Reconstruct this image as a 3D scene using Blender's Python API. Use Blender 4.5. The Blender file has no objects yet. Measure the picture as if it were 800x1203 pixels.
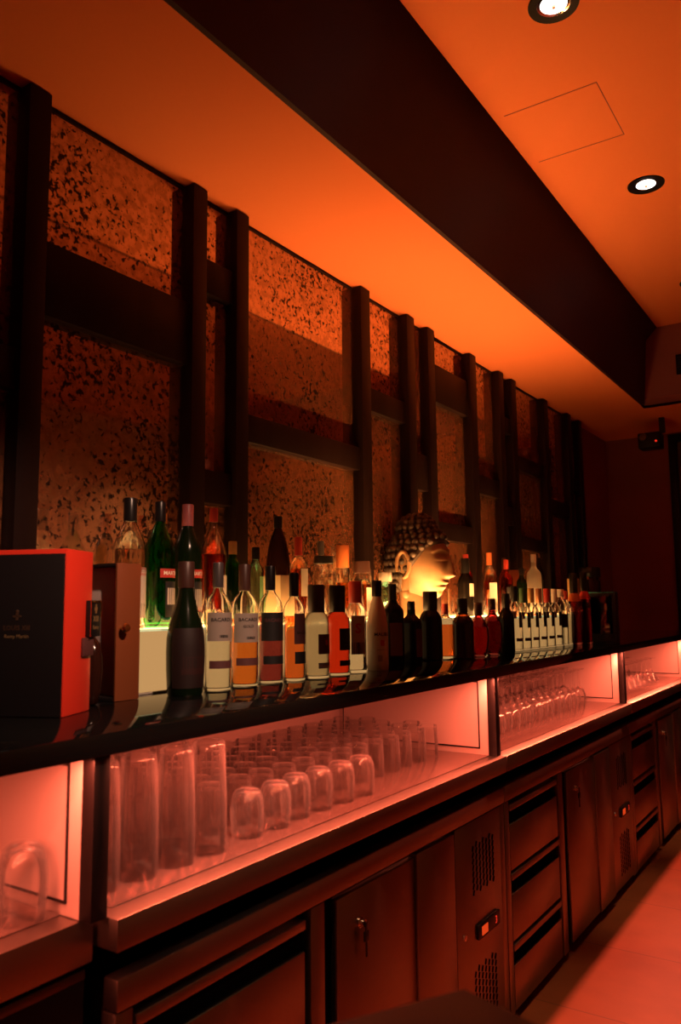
import bpy, bmesh, math, random
from mathutils import Vector, Matrix
random.seed(7)
PI = math.pi
SC = bpy.context.scene
COL = SC.collection

# ------------------------------------------------------------------ materials
def new_mat(name):
    m = bpy.data.materials.new(name); m.use_nodes = True
    nt = m.node_tree; nt.nodes.clear()
    out = nt.nodes.new('ShaderNodeOutputMaterial')
    return m, nt, out

def pbr(name, color, rough=0.5, metal=0.0, trans=0.0, ior=1.45, coat=0.0, spec=0.5,
        noise=None, bump=None, emit=None, aniso=None):
    """procedural principled material; noise=(scale, colour2, lo, hi, stretch)"""
    m, nt, out = new_mat(name)
    b = nt.nodes.new('ShaderNodeBsdfPrincipled')
    b.inputs['Base Color'].default_value = (*color, 1)
    b.inputs['Roughness'].default_value = rough
    b.inputs['Metallic'].default_value = metal
    b.inputs['Transmission Weight'].default_value = trans
    b.inputs['IOR'].default_value = ior
    b.inputs['Coat Weight'].default_value = coat
    b.inputs['Specular IOR Level'].default_value = spec
    if emit:
        b.inputs['Emission Color'].default_value = (*emit[0], 1)
        b.inputs['Emission Strength'].default_value = emit[1]
    nt.links.new(b.outputs[0], out.inputs[0])
    if noise or bump:
        tc = nt.nodes.new('ShaderNodeTexCoord')
    if noise:
        sc, c2, lo, hi, st = noise
        mp = nt.nodes.new('ShaderNodeMapping'); mp.inputs['Scale'].default_value = st
        n = nt.nodes.new('ShaderNodeTexNoise'); n.inputs['Scale'].default_value = sc
        n.inputs['Detail'].default_value = 5
        r = nt.nodes.new('ShaderNodeValToRGB')
        r.color_ramp.elements[0].position = lo; r.color_ramp.elements[1].position = hi
        r.color_ramp.elements[0].color = (*color, 1); r.color_ramp.elements[1].color = (*c2, 1)
        nt.links.new(tc.outputs['Object'], mp.inputs[0]); nt.links.new(mp.outputs[0], n.inputs[0])
        nt.links.new(n.outputs[0], r.inputs[0]); nt.links.new(r.outputs[0], b.inputs['Base Color'])
    if bump:
        sc, st, strength = bump
        mp = nt.nodes.new('ShaderNodeMapping'); mp.inputs['Scale'].default_value = st
        n = nt.nodes.new('ShaderNodeTexNoise'); n.inputs['Scale'].default_value = sc
        bp = nt.nodes.new('ShaderNodeBump'); bp.inputs['Strength'].default_value = strength
        bp.inputs['Distance'].default_value = 0.002
        nt.links.new(tc.outputs['Object'], mp.inputs[0]); nt.links.new(mp.outputs[0], n.inputs[0])
        nt.links.new(n.outputs[0], bp.inputs['Height']); nt.links.new(bp.outputs[0], b.inputs['Normal'])
    return m

def emitter(name, color, strength):
    m, nt, out = new_mat(name)
    e = nt.nodes.new('ShaderNodeEmission')
    e.inputs[0].default_value = (*color, 1); e.inputs[1].default_value = strength
    nt.links.new(e.outputs[0], out.inputs[0])
    return m

def thin_glass(name, tint, edge=1.0, rough=0.0, haze=0.0):
    """thin walled drinking glass: clear straight through, mirror-like at grazing angles"""
    m, nt, out = new_mat(name)
    t = nt.nodes.new('ShaderNodeBsdfTransparent'); t.inputs[0].default_value = (*tint, 1)
    g = nt.nodes.new('ShaderNodeBsdfGlossy'); g.inputs['Roughness'].default_value = rough
    g.inputs['Color'].default_value = (1, 1, 1, 1)
    f = nt.nodes.new('ShaderNodeFresnel'); f.inputs['IOR'].default_value = 1.4
    mu = nt.nodes.new('ShaderNodeMath'); mu.operation = 'MULTIPLY'; mu.inputs[1].default_value = edge
    mu.use_clamp = True
    mx = nt.nodes.new('ShaderNodeMixShader')
    nt.links.new(f.outputs[0], mu.inputs[0]); nt.links.new(mu.outputs[0], mx.inputs[0])
    nt.links.new(t.outputs[0], mx.inputs[1]); nt.links.new(g.outputs[0], mx.inputs[2])
    if haze:                                   # diffuse share added to make the glass look brighter, most at its edges
        d1 = nt.nodes.new('ShaderNodeBsdfDiffuse'); d2 = nt.nodes.new('ShaderNodeBsdfTranslucent')
        d1.inputs[0].default_value = d2.inputs[0].default_value = (.95, .92, .9, 1)
        m2 = nt.nodes.new('ShaderNodeMixShader'); nt.links.new(d1.outputs[0], m2.inputs[1]); nt.links.new(d2.outputs[0], m2.inputs[2])
        lw = nt.nodes.new('ShaderNodeLayerWeight'); lw.inputs[0].default_value = .25
        mr = nt.nodes.new('ShaderNodeMapRange'); mr.inputs['To Min'].default_value = haze; mr.inputs['To Max'].default_value = haze*6
        nt.links.new(lw.outputs['Facing'], mr.inputs['Value'])
        m3 = nt.nodes.new('ShaderNodeMixShader'); nt.links.new(mr.outputs[0], m3.inputs[0])
        nt.links.new(mx.outputs[0], m3.inputs[1]); nt.links.new(m2.outputs[0], m3.inputs[2]); mx = m3
    nt.links.new(mx.outputs[0], out.inputs[0])
    return m

def antique_mirror(name):
    """foxed mirror glass: silvering with smoky blotches and black flecks"""
    m, nt, out = new_mat(name)
    N, L = nt.nodes.new, nt.links.new
    geo = N('ShaderNodeNewGeometry')
    n1 = N('ShaderNodeTexNoise'); n1.inputs['Scale'].default_value = 38; n1.inputs['Detail'].default_value = 3
    n1.inputs['Roughness'].default_value = .55
    n2 = N('ShaderNodeTexNoise'); n2.inputs['Scale'].default_value = 2.6; n2.inputs['Detail'].default_value = 3
    n3 = N('ShaderNodeTexNoise'); n3.inputs['Scale'].default_value = 66; n3.inputs['Detail'].default_value = 2
    n3.inputs['Distortion'].default_value = .4
    for n in (n1, n2, n3): L(geo.outputs['Position'], n.inputs['Vector'])
    r1 = N('ShaderNodeMapRange'); r1.interpolation_type = 'SMOOTHSTEP'            # smoky blotches dull the silvering
    r1.inputs['From Min'].default_value = .38; r1.inputs['From Max'].default_value = .64
    r1.inputs['To Min'].default_value = .40; r1.inputs['To Max'].default_value = .62
    L(n1.outputs[0], r1.inputs['Value'])
    ad2 = N('ShaderNodeMath'); ad2.operation = 'MULTIPLY_ADD'; ad2.inputs[1].default_value = .45
    L(n2.outputs[0], ad2.inputs[0]); L(n3.outputs[0], ad2.inputs[2])
    r2 = N('ShaderNodeMapRange'); r2.interpolation_type = 'SMOOTHSTEP'            # dark flecks, in drifts
    r2.inputs['From Min'].default_value = .76; r2.inputs['From Max'].default_value = .90
    r2.inputs['To Max'].default_value = .93
    L(ad2.outputs[0], r2.inputs['Value'])
    gl = N('ShaderNodeBsdfGlossy'); gl.inputs['Roughness'].default_value = .05
    gl.inputs['Color'].default_value = (.86, .78, .72, 1)
    df = N('ShaderNodeBsdfDiffuse'); df.inputs['Color'].default_value = (.29, .105, .044, 1)
    bk = N('ShaderNodeBsdfDiffuse'); bk.inputs['Color'].default_value = (.012, .009, .008, 1)
    m1 = N('ShaderNodeMixShader'); L(r1.outputs[0], m1.inputs[0]); L(gl.outputs[0], m1.inputs[1]); L(df.outputs[0], m1.inputs[2])
    m2 = N('ShaderNodeMixShader'); L(r2.outputs[0], m2.inputs[0]); L(m1.outputs[0], m2.inputs[1]); L(bk.outputs[0], m2.inputs[2])
    L(m2.outputs[0], out.inputs[0])
    return m

def tile_floor(name):
    m, nt, out = new_mat(name)
    N, L = nt.nodes.new, nt.links.new
    geo = N('ShaderNodeNewGeometry')
    br = N('ShaderNodeTexBrick'); br.offset = 0; br.inputs['Scale'].default_value = 1
    br.inputs['Brick Width'].default_value = .6; br.inputs['Row Height'].default_value = .6
    br.inputs['Mortar Size'].default_value = .003
    br.inputs['Color1'].default_value = (.30, .088, .032, 1); br.inputs['Color2'].default_value = (.27, .078, .028, 1)
    br.inputs['Mortar'].default_value = (.14, .05, .025, 1)
    L(geo.outputs['Position'], br.inputs['Vector'])
    no = N('ShaderNodeTexNoise'); no.inputs['Scale'].default_value = 7; no.inputs['Detail'].default_value = 8
    L(geo.outputs['Position'], no.inputs['Vector'])
    mx = N('ShaderNodeMix'); mx.data_type = 'RGBA'; mx.blend_type = 'MULTIPLY'; mx.inputs[0].default_value = .45
    L(br.outputs[0], mx.inputs[6]); L(no.outputs[0], mx.inputs[7])
    b = N('ShaderNodeBsdfPrincipled'); b.inputs['Roughness'].default_value = .42
    L(mx.outputs[2], b.inputs['Base Color']); L(b.outputs[0], out.inputs[0])
    return m

M = {}
M['ceiling'] = pbr('salmon_ceiling_paint', (.86, .235, .085), .85, spec=.1)
M['wall'] = pbr('maroon_wall_paint', (.26, .080, .072), .8, noise=(3, (.28, .085, .078), .4, .6, (1, 1, 1)))
M['floor'] = tile_floor('stone_floor_tile')
M['wood'] = pbr('dark_stained_wood', (.012, .0048, .004), .5, spec=.14, noise=(9, (.020, .009, .007), .4, .7, (1, 1, .08)))
M['fascia'] = pbr('dark_lacquered_board', (.034, .012, .010), .5, spec=.2, noise=(2, (.040, .014, .012), .4, .6, (1, .3, 1)))
M['mirror'] = antique_mirror('antique_mirror')
M['granite'] = pbr('black_polished_stone', (.006, .006, .006), .05, spec=.55)
M['steel'] = pbr('brushed_steel', (.33, .29, .26), .34, 1.0, bump=(60, (1, 1, .02), .12))
M['steel_floor'] = pbr('polished_steel_plate', (.40, .30, .27), .20, .85, bump=(40, (.03, 1, 1), .10))
M['steel_light'] = pbr('satin_steel_panel', (.66, .58, .54), .34, .35)
M['steel_dark'] = pbr('dark_steel', (.12, .10, .09), .32, 1.0)
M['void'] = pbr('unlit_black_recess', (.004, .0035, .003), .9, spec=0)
M['black'] = pbr('black_plastic', (.008, .007, .007), .4)
M['black_satin'] = pbr('black_satin_laminate', (.008, .006, .006), .45, spec=.25)
M['chrome'] = pbr('chrome', (.8, .76, .72), .12, 1.0)
M['gold'] = pbr('gold_metal', (.85, .55, .22), .22, 1.0)
M['copper_cap'] = pbr('copper_foil', (.75, .38, .20), .3, .8)
M['paper'] = pbr('off_white_paper', (.30, .25, .21), .75)
M['paper_white'] = pbr('white_paper', (.50, .44, .37), .7)
M['paper_black'] = pbr('black_paper', (.012, .011, .011), .6)
M['paper_red'] = pbr('red_paper', (.45, .03, .02), .6)
M['paper_dark'] = pbr('maroon_paper', (.10, .035, .035), .6)
M['ink'] = pbr('black_ink', (.01, .01, .01), .6)
M['ink_white'] = pbr('cream_ink', (.78, .70, .58), .6)
M['ink_red'] = pbr('red_ink', (.5, .05, .03), .6)
M['gold_ink'] = pbr('gold_foil_ink', (.75, .50, .22), .35, .7)
M['dim_ink'] = pbr('dull_bronze_ink', (.10, .055, .035), .5, .4)
M['red_box'] = pbr('red_lacquered_card', (.80, .045, .022), .35, coat=.3)
M['black_card'] = pbr('black_card', (.008, .006, .007), .5)
M['copper_card'] = pbr('copper_brown_leatherette', (.22, .060, .020), .45)
M['grey_lining'] = pbr('grey_satin_lining', (.60, .50, .47), .4)
M['yellow_card'] = pbr('ochre_card', (.52, .34, .12), .6)
M['teal_card'] = pbr('teal_card', (.05, .36, .38), .4)
M['cream_card'] = pbr('cream_card', (.75, .55, .33), .6)
M['ivory'] = pbr('ivory_coated_glass', (.62, .50, .42), .35)
M['riser'] = emitter('lit_opal_front', (1.0, .53, .19), .54)
M['riser_top'] = emitter('lit_opal_top', (1.0, .45, .13), 19.0)
M['riser_top_mid'] = emitter('lit_opal_top_mid', (1.0, .45, .13), 10.0)
M['riser_top_dim'] = emitter('lit_opal_top_dim', (1.0, .45, .13), 6.0)
M['riser_frame'] = pbr('pale_edge_strip', (.5, .45, .38), .4)
M['lens'] = emitter('halogen_lens', (1.0, .86, .80), 6.0)
M['red_led'] = emitter('red_display_digits', (.9, .03, .012), .9)
M['amber_led'] = emitter('amber_switch_lamp', (.85, .06, .010), .8)
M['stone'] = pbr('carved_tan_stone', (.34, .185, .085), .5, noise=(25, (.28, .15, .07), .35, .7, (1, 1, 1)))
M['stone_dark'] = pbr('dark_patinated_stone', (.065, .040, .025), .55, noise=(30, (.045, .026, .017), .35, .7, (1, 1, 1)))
M['barglass'] = thin_glass('clear_bar_glass', (1, .99, .985), .8, haze=.016)
M['boxglass'] = thin_glass('clear_window', (.9, .9, .9), 1.0)
M['clear'] = pbr('clear_bottle_glass', (.97, .98, .96), .0, trans=1, ior=1.47)
M['frost'] = pbr('frosted_glass', (.95, .88, .76), .55, trans=.75, ior=1.3)
M['green'] = pbr('green_bottle_glass', (.03, .52, .16), .0, trans=1, ior=1.47)
M['teal'] = pbr('pale_teal_glass', (.55, .90, .82), .0, trans=1, ior=1.47)
M['amber'] = pbr('amber_bottle_glass', (.80, .28, .07), .0, trans=1, ior=1.47)
M['redglass'] = pbr('red_bottle_glass', (.85, .10, .04), .0, trans=1, ior=1.47)
M['purple'] = pbr('purple_bottle_glass', (.45, .10, .12), .0, trans=1, ior=1.47)
M['dark'] = pbr('dark_bottle_glass', (.008, .006, .005), .16, spec=.2)
M['dark_green'] = pbr('dark_green_bottle_glass', (.004, .010, .003), .16, spec=.3)
M['dark_brown'] = pbr('dark_brown_bottle_glass', (.026, .008, .005), .12, spec=.4)
M['l_water'] = pbr('clear_spirit', (.98, .96, .92), .0, trans=1, ior=1.33)
M['l_gold'] = pbr('golden_spirit', (.95, .30, .06), .0, trans=1, ior=1.33)
M['l_red'] = pbr('red_spirit', (.92, .06, .02), .0, trans=1, ior=1.33)
M['l_orange'] = pbr('orange_spirit', (.95, .24, .06), .0, trans=1, ior=1.33)
M['l_plum'] = pbr('plum_spirit', (.34, .06, .07), .0, trans=1, ior=1.33)
M['l_cream'] = pbr('cloudy_spirit', (.93, .86, .72), .25, trans=.85, ior=1.33)
M['cap_grey'] = pbr('grey_screw_cap', (.07, .06, .06), .35, .3)
M['cap_brown'] = pbr('brown_screw_cap', (.055, .022, .016), .4)
M['cap_black'] = pbr('black_screw_cap', (.010, .009, .009), .3)
M['cap_red'] = pbr('red_screw_cap', (.50, .05, .035), .4)
M['cap_pink'] = pbr('dusky_pink_cap', (.42, .12, .12), .4)
M['cap_orange'] = pbr('orange_cap', (.70, .20, .06), .4)
M['cap_white'] = pbr('white_cap', (.7, .62, .52), .4)
M['cap_green'] = pbr('green_cap', (.05, .12, .05), .4)
M['cap_gold'] = pbr('gold_cap', (.62, .38, .16), .35, .6)

# ------------------------------------------------------------------ mesh helpers
class MB:
    def __init__(s): s.bm = bmesh.new()
    def box(s, x0, x1, y0, y1, z0, z1, bev=0.0, mtx=None):
        c = Matrix.Translation(((x0+x1)/2, (y0+y1)/2, (z0+z1)/2)) @ Matrix.Diagonal((abs(x1-x0), abs(y1-y0), abs(z1-z0), 1))
        if mtx is not None: c = mtx @ c
        r = bmesh.ops.create_cube(s.bm, size=1, matrix=c)
        if bev > 0:
            es = list({e for v in r['verts'] for e in v.link_edges})
            bmesh.ops.bevel(s.bm, geom=es, offset=bev, segments=2, profile=.5, affect='EDGES')
        return s
    def cyl(s, p0, p1, r0, r1=None, n=20):
        p0, p1 = Vector(p0), Vector(p1); d = p1-p0
        q = Vector((0, 0, 1)).rotation_difference(d.normalized()).to_matrix().to_4x4()
        bmesh.ops.create_cone(s.bm, cap_ends=True, segments=n, radius1=r0, radius2=r0 if r1 is None else r1,
                              depth=d.length, matrix=Matrix.Translation((p0+p1)/2) @ q)
        return s
    def ball(s, c, r, u=12, v=8, scale=(1, 1, 1)):
        bmesh.ops.create_uvsphere(s.bm, u_segments=u, v_segments=v, radius=r,
                                  matrix=Matrix.Translation(c) @ Matrix.Diagonal((*scale, 1)))
        return s
    def lathe(s, prof, n=28, sec=2.0, xs=1.0, ys=1.0, o=(0, 0, 0), axis=None):
        """prof = [(r, z)...]; sec = superellipse power (2 round, 6 square)"""
        rings = []
        for r, z in prof:
            if r < 1e-6:
                rings.append([s.bm.verts.new((o[0], o[1], o[2]+z))])
            else:
                row = []
                for k in range(n):
                    a = 2*PI*k/n; c, q = math.cos(a), math.sin(a)
                    f = (abs(c)**sec+abs(q)**sec)**(-1/sec)
                    row.append(s.bm.verts.new((o[0]+r*f*c*xs, o[1]+r*f*q*ys, o[2]+z)))
                rings.append(row)
        for A, B in zip(rings, rings[1:]):
            if len(A) == 1 and len(B) == 1: continue
            for k in range(n):
                k2 = (k+1) % n
                if len(A) == 1: s.bm.faces.new((A[0], B[k], B[k2]))
                elif len(B) == 1: s.bm.faces.new((A[k], A[k2], B[0]))
                else: s.bm.faces.new((A[k], A[k2], B[k2], B[k]))
        return s
    def prism(s, pts, y0, y1):
        """polygon in x,z extruded along y"""
        a = [s.bm.verts.new((x, y0, z)) for x, z in pts]; b = [s.bm.verts.new((x, y1, z)) for x, z in pts]
        s.bm.faces.new(a); s.bm.faces.new(b[::-1])
        for i in range(len(a)):
            j = (i+1) % len(a); s.bm.faces.new((a[i], b[i], b[j], a[j]))
        return s
    def poly(s, pts, z0, z1):
        a = [s.bm.verts.new((x, y, z0)) for x, y in pts]; b = [s.bm.verts.new((x, y, z1)) for x, y in pts]
        s.bm.faces.new(a[::-1]); s.bm.faces.new(b)
        for i in range(len(a)):
            j = (i+1) % len(a); s.bm.faces.new((a[i], a[j], b[j], b[i]))
        return s
    def build(s, name, mat, parent=None, smooth=True, loc=None, normals=True):
        if normals: bmesh.ops.recalc_face_normals(s.bm, faces=s.bm.faces)
        if smooth:
            for f in s.bm.faces: f.smooth = True
            for e in s.bm.edges:
                if len(e.link_faces) == 2 and e.calc_face_angle(0) > .7: e.smooth = False
        me = bpy.data.meshes.new(name); s.bm.to_mesh(me); s.bm.free()
        me.materials.append(mat)
        ob = bpy.data.objects.new(name, me); COL.objects.link(ob)
        if parent is not None: ob.parent = parent
        if loc is not None: ob.location = loc
        return ob

def thing(name, label, cat, loc=(0, 0, 0), rz=0.0, group=None):
    o = bpy.data.objects.new(name, None); COL.objects.link(o)
    o.location = loc; o.rotation_euler = (0, 0, rz); o.empty_display_size = .05
    o['label'] = label; o['category'] = cat
    if group: o['group'] = group
    return o
def tag(o, label, cat, group=None):
    o['label'] = label; o['category'] = cat
    if group: o['group'] = group
    return o
def struct(o):
    o['kind'] = 'structure'; return o
def copy_tree(src, loc, rz=0.0, label=None, group=None):
    r = src.copy(); COL.objects.link(r); r.location = loc; r.rotation_euler = (0, 0, rz)
    if label: r['label'] = label
    if group: r['group'] = group
    for ch in list(src.children):
        c = ch.copy(); COL.objects.link(c); c.parent = r
        for g in list(ch.children):
            d = g.copy(); COL.objects.link(d); d.parent = c
    return r

_text_cache = {}
def text_tris(body, size, bold=False):
    """flat outline of a word, centred, as (verts, faces)"""
    key = (body, round(size, 5))
    if key in _text_cache: return _text_cache[key]
    cu = bpy.data.curves.new('word', 'FONT'); cu.body = body; cu.size = size
    cu.align_x = 'CENTER'; cu.align_y = 'CENTER'; cu.resolution_u = 2
    if bold: cu.offset = size*.018
    ob = bpy.data.objects.new('word', cu); COL.objects.link(ob)
    bpy.context.view_layer.update()
    me = bpy.data.meshes.new_from_object(ob.evaluated_get(bpy.context.evaluated_depsgraph_get()))
    vs = [v.co.copy() for v in me.vertices]; fs = [tuple(p.vertices) for p in me.polygons]
    bpy.data.objects.remove(ob); bpy.data.meshes.remove(me); bpy.data.curves.remove(cu)
    _text_cache[key] = (vs, fs)
    return vs, fs
def flat_text(name, body, size, mat, parent, origin, right, up, bold=True):
    vs, fs = text_tris(body, size, bold)
    R_, U_, O_ = Vector(right), Vector(up), Vector(origin)
    b = MB(); V = [b.bm.verts.new(O_+R_*v.x+U_*v.y) for v in vs]
    for f in fs:
        try: b.bm.faces.new([V[i] for i in f])
        except ValueError: pass
    return b.build(name, mat, parent, smooth=False, normals=False)

# ------------------------------------------------------------------ the room
ZC, ZU = 2.875, 3.44            # low ceiling over the back bar, raised ceiling over the aisle
YE = 5.89                       # far end of the raised ceiling
Y0, Y1, XR = -3.2, 7.0, 4.6
def sbox(name, mat, *a): return struct(MB().box(*a).build(name, mat))
sbox('floor', M['floor'], -.1, XR+.1, Y0-.1, Y1+1.2, -.1, 0)
sbox('wall_left', M['wall'], -.12, 0, Y0-.1, Y1+1.2, 0, 3.6)
sbox('wall_right', pbr('ochre_plaster', (.40, .22, .12), .85), XR, XR+.12, Y0-.1, Y1+1.2, 0, 3.6)  # unseen wall, its colour warmed to reflect in the fridge steel
sbox('wall_near', M['wall'], 0, XR, Y0-.12, Y0, 0, 3.6)
# far wall with a doorway at its right
b = MB(); b.box(0, .535, Y1, Y1+.12, 0, ZC+.6); b.box(1.45, XR, Y1, Y1+.12, 0, ZC+.6); b.box(.535, 1.45, Y1, Y1+.12, 2.82, ZC+.6)
struct(b.build('wall_far', M['wall']))
b = MB()
b.prism([(0, ZC), (.570, ZC), (.570, ZC+.03), (0, ZC+.03)], Y0, YE)
b.box(0, XR, YE, Y1+.12, ZC, ZC+.05)
struct(b.build('ceiling', M['ceiling']))
struct(MB().box(.56, XR, Y0, YE, ZU, ZU+.06).build('ceiling_raised', M['ceiling']))
struct(MB().prism([(.585, ZC-.001), (.620, 3.355), (.700, ZU), (.568, ZU), (.568, ZC-.001)], Y0, YE).build('trim_1', M['fascia']))
struct(MB().box(.56, XR, YE, YE+.08, ZC, ZU).build('wall_bulkhead', M['wall']))
# doorway
d = MB(); d.box(.52, .58, Y1-.03, Y1+.12, 0, 2.86, .004); d.box(1.41, 1.47, Y1-.03, Y1+.12, 0, 2.86, .004); d.box(.58, 1.41, Y1-.03, Y1+.12, 2.80, 2.86, .004)
door = struct(d.build('door_1', M['black_satin']))
struct(MB().box(.58, 1.41, Y1+.03, Y1+.07, 0, 2.27, .003).build('door_leaf', M['black_satin'], door))
struct(MB().box(.58, 1.41, Y1+.04, Y1+.05, 2.27, 2.80).build('door_glass', pbr('lit_room_grey', (.10, .075, .065), .3), door))  # opaque grey stands in for the lit room beyond

# access panel and hatch seam in the raised ceiling
h = thing('access_panel', 'square flush access panel with thin dark seams in the raised ceiling', 'panel', (.745, 2.90, ZU))
MB().box(.004, .372, .006, .406, -.0012, .006).build('panel', M['ceiling'], h)
b = MB(); b.box(0, .376, 0, .003, -.0013, 0); b.box(0, .376, .409, .412, -.0013, 0); b.box(.373, .376, 0, .412, -.0013, 0)
b.build('seam', M['wall'], h)

# recessed downlights
def downlight(x, y, label):
    t = thing('recessed_downlight', label, 'ceiling light', (x, y, ZU), 0, 'recessed downlights along the aisle')
    MB().lathe([(.055, -.004), (.082, -.006), (.084, -.002), (.084, 0), (.052, 0), (.055, -.004)], 40).build('trim_ring', M['black_satin'], t)
    MB().lathe([(.056, -.0035), (.047, -.0025), (.044, -.0015), (.058, -.0008), (.056, -.0035)], 40).build('baffle', M['chrome'], t)
    MB().lathe([(0, -.007), (.018, -.0065), (.034, -.004), (.045, -.0012), (0, -.0012)], 32).build('lens', M['lens'], t)
    MB().lathe([(0, -.016), (.006, -.014), (.007, -.006), (0, -.006)], 12).build('lamp_cap', M['copper_cap'], t)
    return t
downlight(1.115, 2.42, 'white lit recessed downlight cut by the top edge of the photo')
downlight(1.100, 3.79, 'white lit recessed downlight in the raised ceiling beyond the access panel')
downlight(1.075, 5.17, 'recessed downlight at the right edge of the photo near the bulkhead')

# air grille on the bulkhead
g = thing('air_vent', 'small dark slatted air vent on the bulkhead above the far end', 'vent', (.815, YE, 3.065))
MB().box(0, .40, -.012, 0, 0, .145, .003).build('frame', M['wood'], g)
for k in range(7): MB().box(.008, .392, -.018, -.010, .012+k*.018, .022+k*.018).build('slat', M['black'], g)

# projector-like spotlight hung from the ceiling at the far end
c = thing('ceiling_projector', 'small black projector with a red pilot light hung from the far ceiling', 'projector', (.51, 6.35, ZC-.0))
MB().box(.075, .115, -.02, .02, -.12, 0, .003).build('bracket', M['black'], c)
MB().box(-.075, .09, -.075, .075, -.235, -.115, .012).build('body', M['black_satin'], c)
MB().lathe([(0, 0), (.026, 0), (.03, .012), (.03, .03), (0, .03)], 20).build('lens_barrel', M['steel_dark'], c, loc=(-.03, -.10, -.155)).rotation_euler = (-PI/2, 0, 0)
MB().ball((.06, -.078, -.19), .0085, 10, 6).build('pilot_light', M['red_led'], c)

# ------------------------------------------------------------------ mirrored screen behind the bar
scr = thing('mirrored_wall_screen', 'dark wooden grid screen with mottled antique mirror panes behind the bottles', 'wall screen', (0, 0, 1.235))
ZB, ZT = 0.0, ZC-1.235-.012
posts = [(.30, .365), (.74, .80), (1.198, 1.266), (1.822, 1.888), (2.040, 2.106), (2.868, 2.944), (3.290, 3.366), (3.508, 3.582), (4.020, 4.102), (4.440, 4.512), (4.645, 4.720), (5.235, 5.318), (5.750, 5.832), (6.03, 6.10)]
rails = {1: [(2.02, 2.13)], 2: [(2.245, 2.455)], 3: [(2.52, 2.64), (1.80, 1.91)], 4: [(2.04, 2.14)], 5: [(2.325, 2.43)], 6: [(2.02, 2.20)],
         7: [(2.505, 2.705), (1.79, 1.88)], 8: [(2.085, 2.19)], 9: [(2.51, 2.61), (1.94, 2.05)], 10: [(2.31, 2.40), (1.80, 1.88)], 11: [(2.08, 2.185)], 12: [(2.3, 2.4)]}
for a, e in posts:
    MB().box(.002, .062, a, e, ZB, ZT+.008, .002).build('post', M['wood'], scr)
for i in range(len(posts)-1):
    ya, yb = posts[i][1], posts[i+1][0]
    cuts = sorted([(z0-1.235, z1-1.235) for z0, z1 in rails.get(i, [])])
    lo = ZB
    for z0, z1 in cuts+[(ZT, None)]:
        MB().box(.002, .010, ya+.001, yb-.001, lo, z0).build('mirror_pane', M['mirror'], scr)
        if z1 is not None:
            MB().box(.002, .045, ya, yb, z0, z1, .0015).build('rail', M['wood'], scr)
            lo = z1
    MB().box(.002, .016, ya, yb, ZT, ZT+.010).build('top_bead', M['wood'], scr)

# ------------------------------------------------------------------ back counter
ZS0, ZS = 1.196, 1.235
slab = MB().box(.004, .715, -2.2, 6.95, ZS0, ZS, .0025).build('counter_top', M['granite'])
tag(slab, 'long glossy black stone counter top carrying all the bottles', 'counter')

def display_bay(ya, yb, xf, label, panel_end=True, fas=.055):
    """open lit shelf below the counter: steel bottom, back and right-hand divider"""
    t = thing('glass_display_shelf', label, 'display shelf', (0, 0, .917), 0, 'lit glass display shelves under the counter')
    MB().box(.004, xf, ya, yb, -fas, 0, .0025).build('worktop', M['steel'], t)
    MB().box(.03, xf-.052, ya+.03, yb-.032, .0002, .0030, .001).build('shelf_plate', M['steel_floor'], t)
    MB().box(.027, .690, ya+.002, yb-.032, ZS0-.917-.0045, ZS0-.917-.001, .0005).build('top_reflector', M['steel_light'], t)  # unseen reflector added below the slab to brighten the glasses
    MB().box(.006, .026, ya+.002, yb-.002, .0005, ZS0-.917-.001).build('back_panel', M['steel_light'], t)
    dv = MB().box(.027, .668, yb-.030, yb-.004, .0005, ZS0-.917-.001, .002).build('divider', M['steel_light'], t)
    b = MB(); zt = ZS0-.917
    f0, f1, g0, g1 = .05, .632, .028, zt-.022
    b.box(f0, f1, yb-.0325, yb-.0305, g0, g1)
    b.build('divider_panel', M['steel_light'], dv)
    b = MB()
    for (x0, x1, z0, z1) in ((f0-.004, f1+.004, g0-.005, g0), (f0-.004, f1+.004, g1, g1+.005), (f0-.004, f0, g0, g1), (f1, f1+.004, g0, g1)):
        b.box(x0, x1, yb-.034, yb-.0302, z0, z1)
    b.build('divider_frame', M['black'], dv)
    MB().box(.668, .700, yb-.030, yb+.006, .0005, zt-.001, .002).build('front_post', M['black_satin'], t)
    return t
BAYS = [(-.90, .975), (.985, 2.745), (2.755, 4.515), (4.525, 6.30)]
display_bay(*BAYS[0], .672, 'lit red display shelf at the left edge of the photo holding one glass', fas=.075)
display_bay(*BAYS[1], .722, 'lit red display shelf holding highball glasses and upturned tumblers')
display_bay(*BAYS[2], .722, 'lit red display shelf holding upturned stemmed wine glasses')
display_bay(*BAYS[3], .722, 'lit red display shelf at the far end holding upturned martini glasses')

# ------------------------------------------------------------------ fridges and cabinets below
def slots(rows, cols, y0, z0, dy, dz, w, h, skew=0.0):
    b = MB()
    for r in range(rows):
        for k in range(cols):
            y = y0+k*dy; z = z0+r*dz+(dz/2 if k % 2 else 0)
            mt = Matrix.Translation((.0006, y, z)) @ Matrix.Rotation(-.45, 4, 'X')
            b.box(-.0008, .0008, -w/2, w/2, -h/2, h/2, mtx=mt)
    return b

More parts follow.
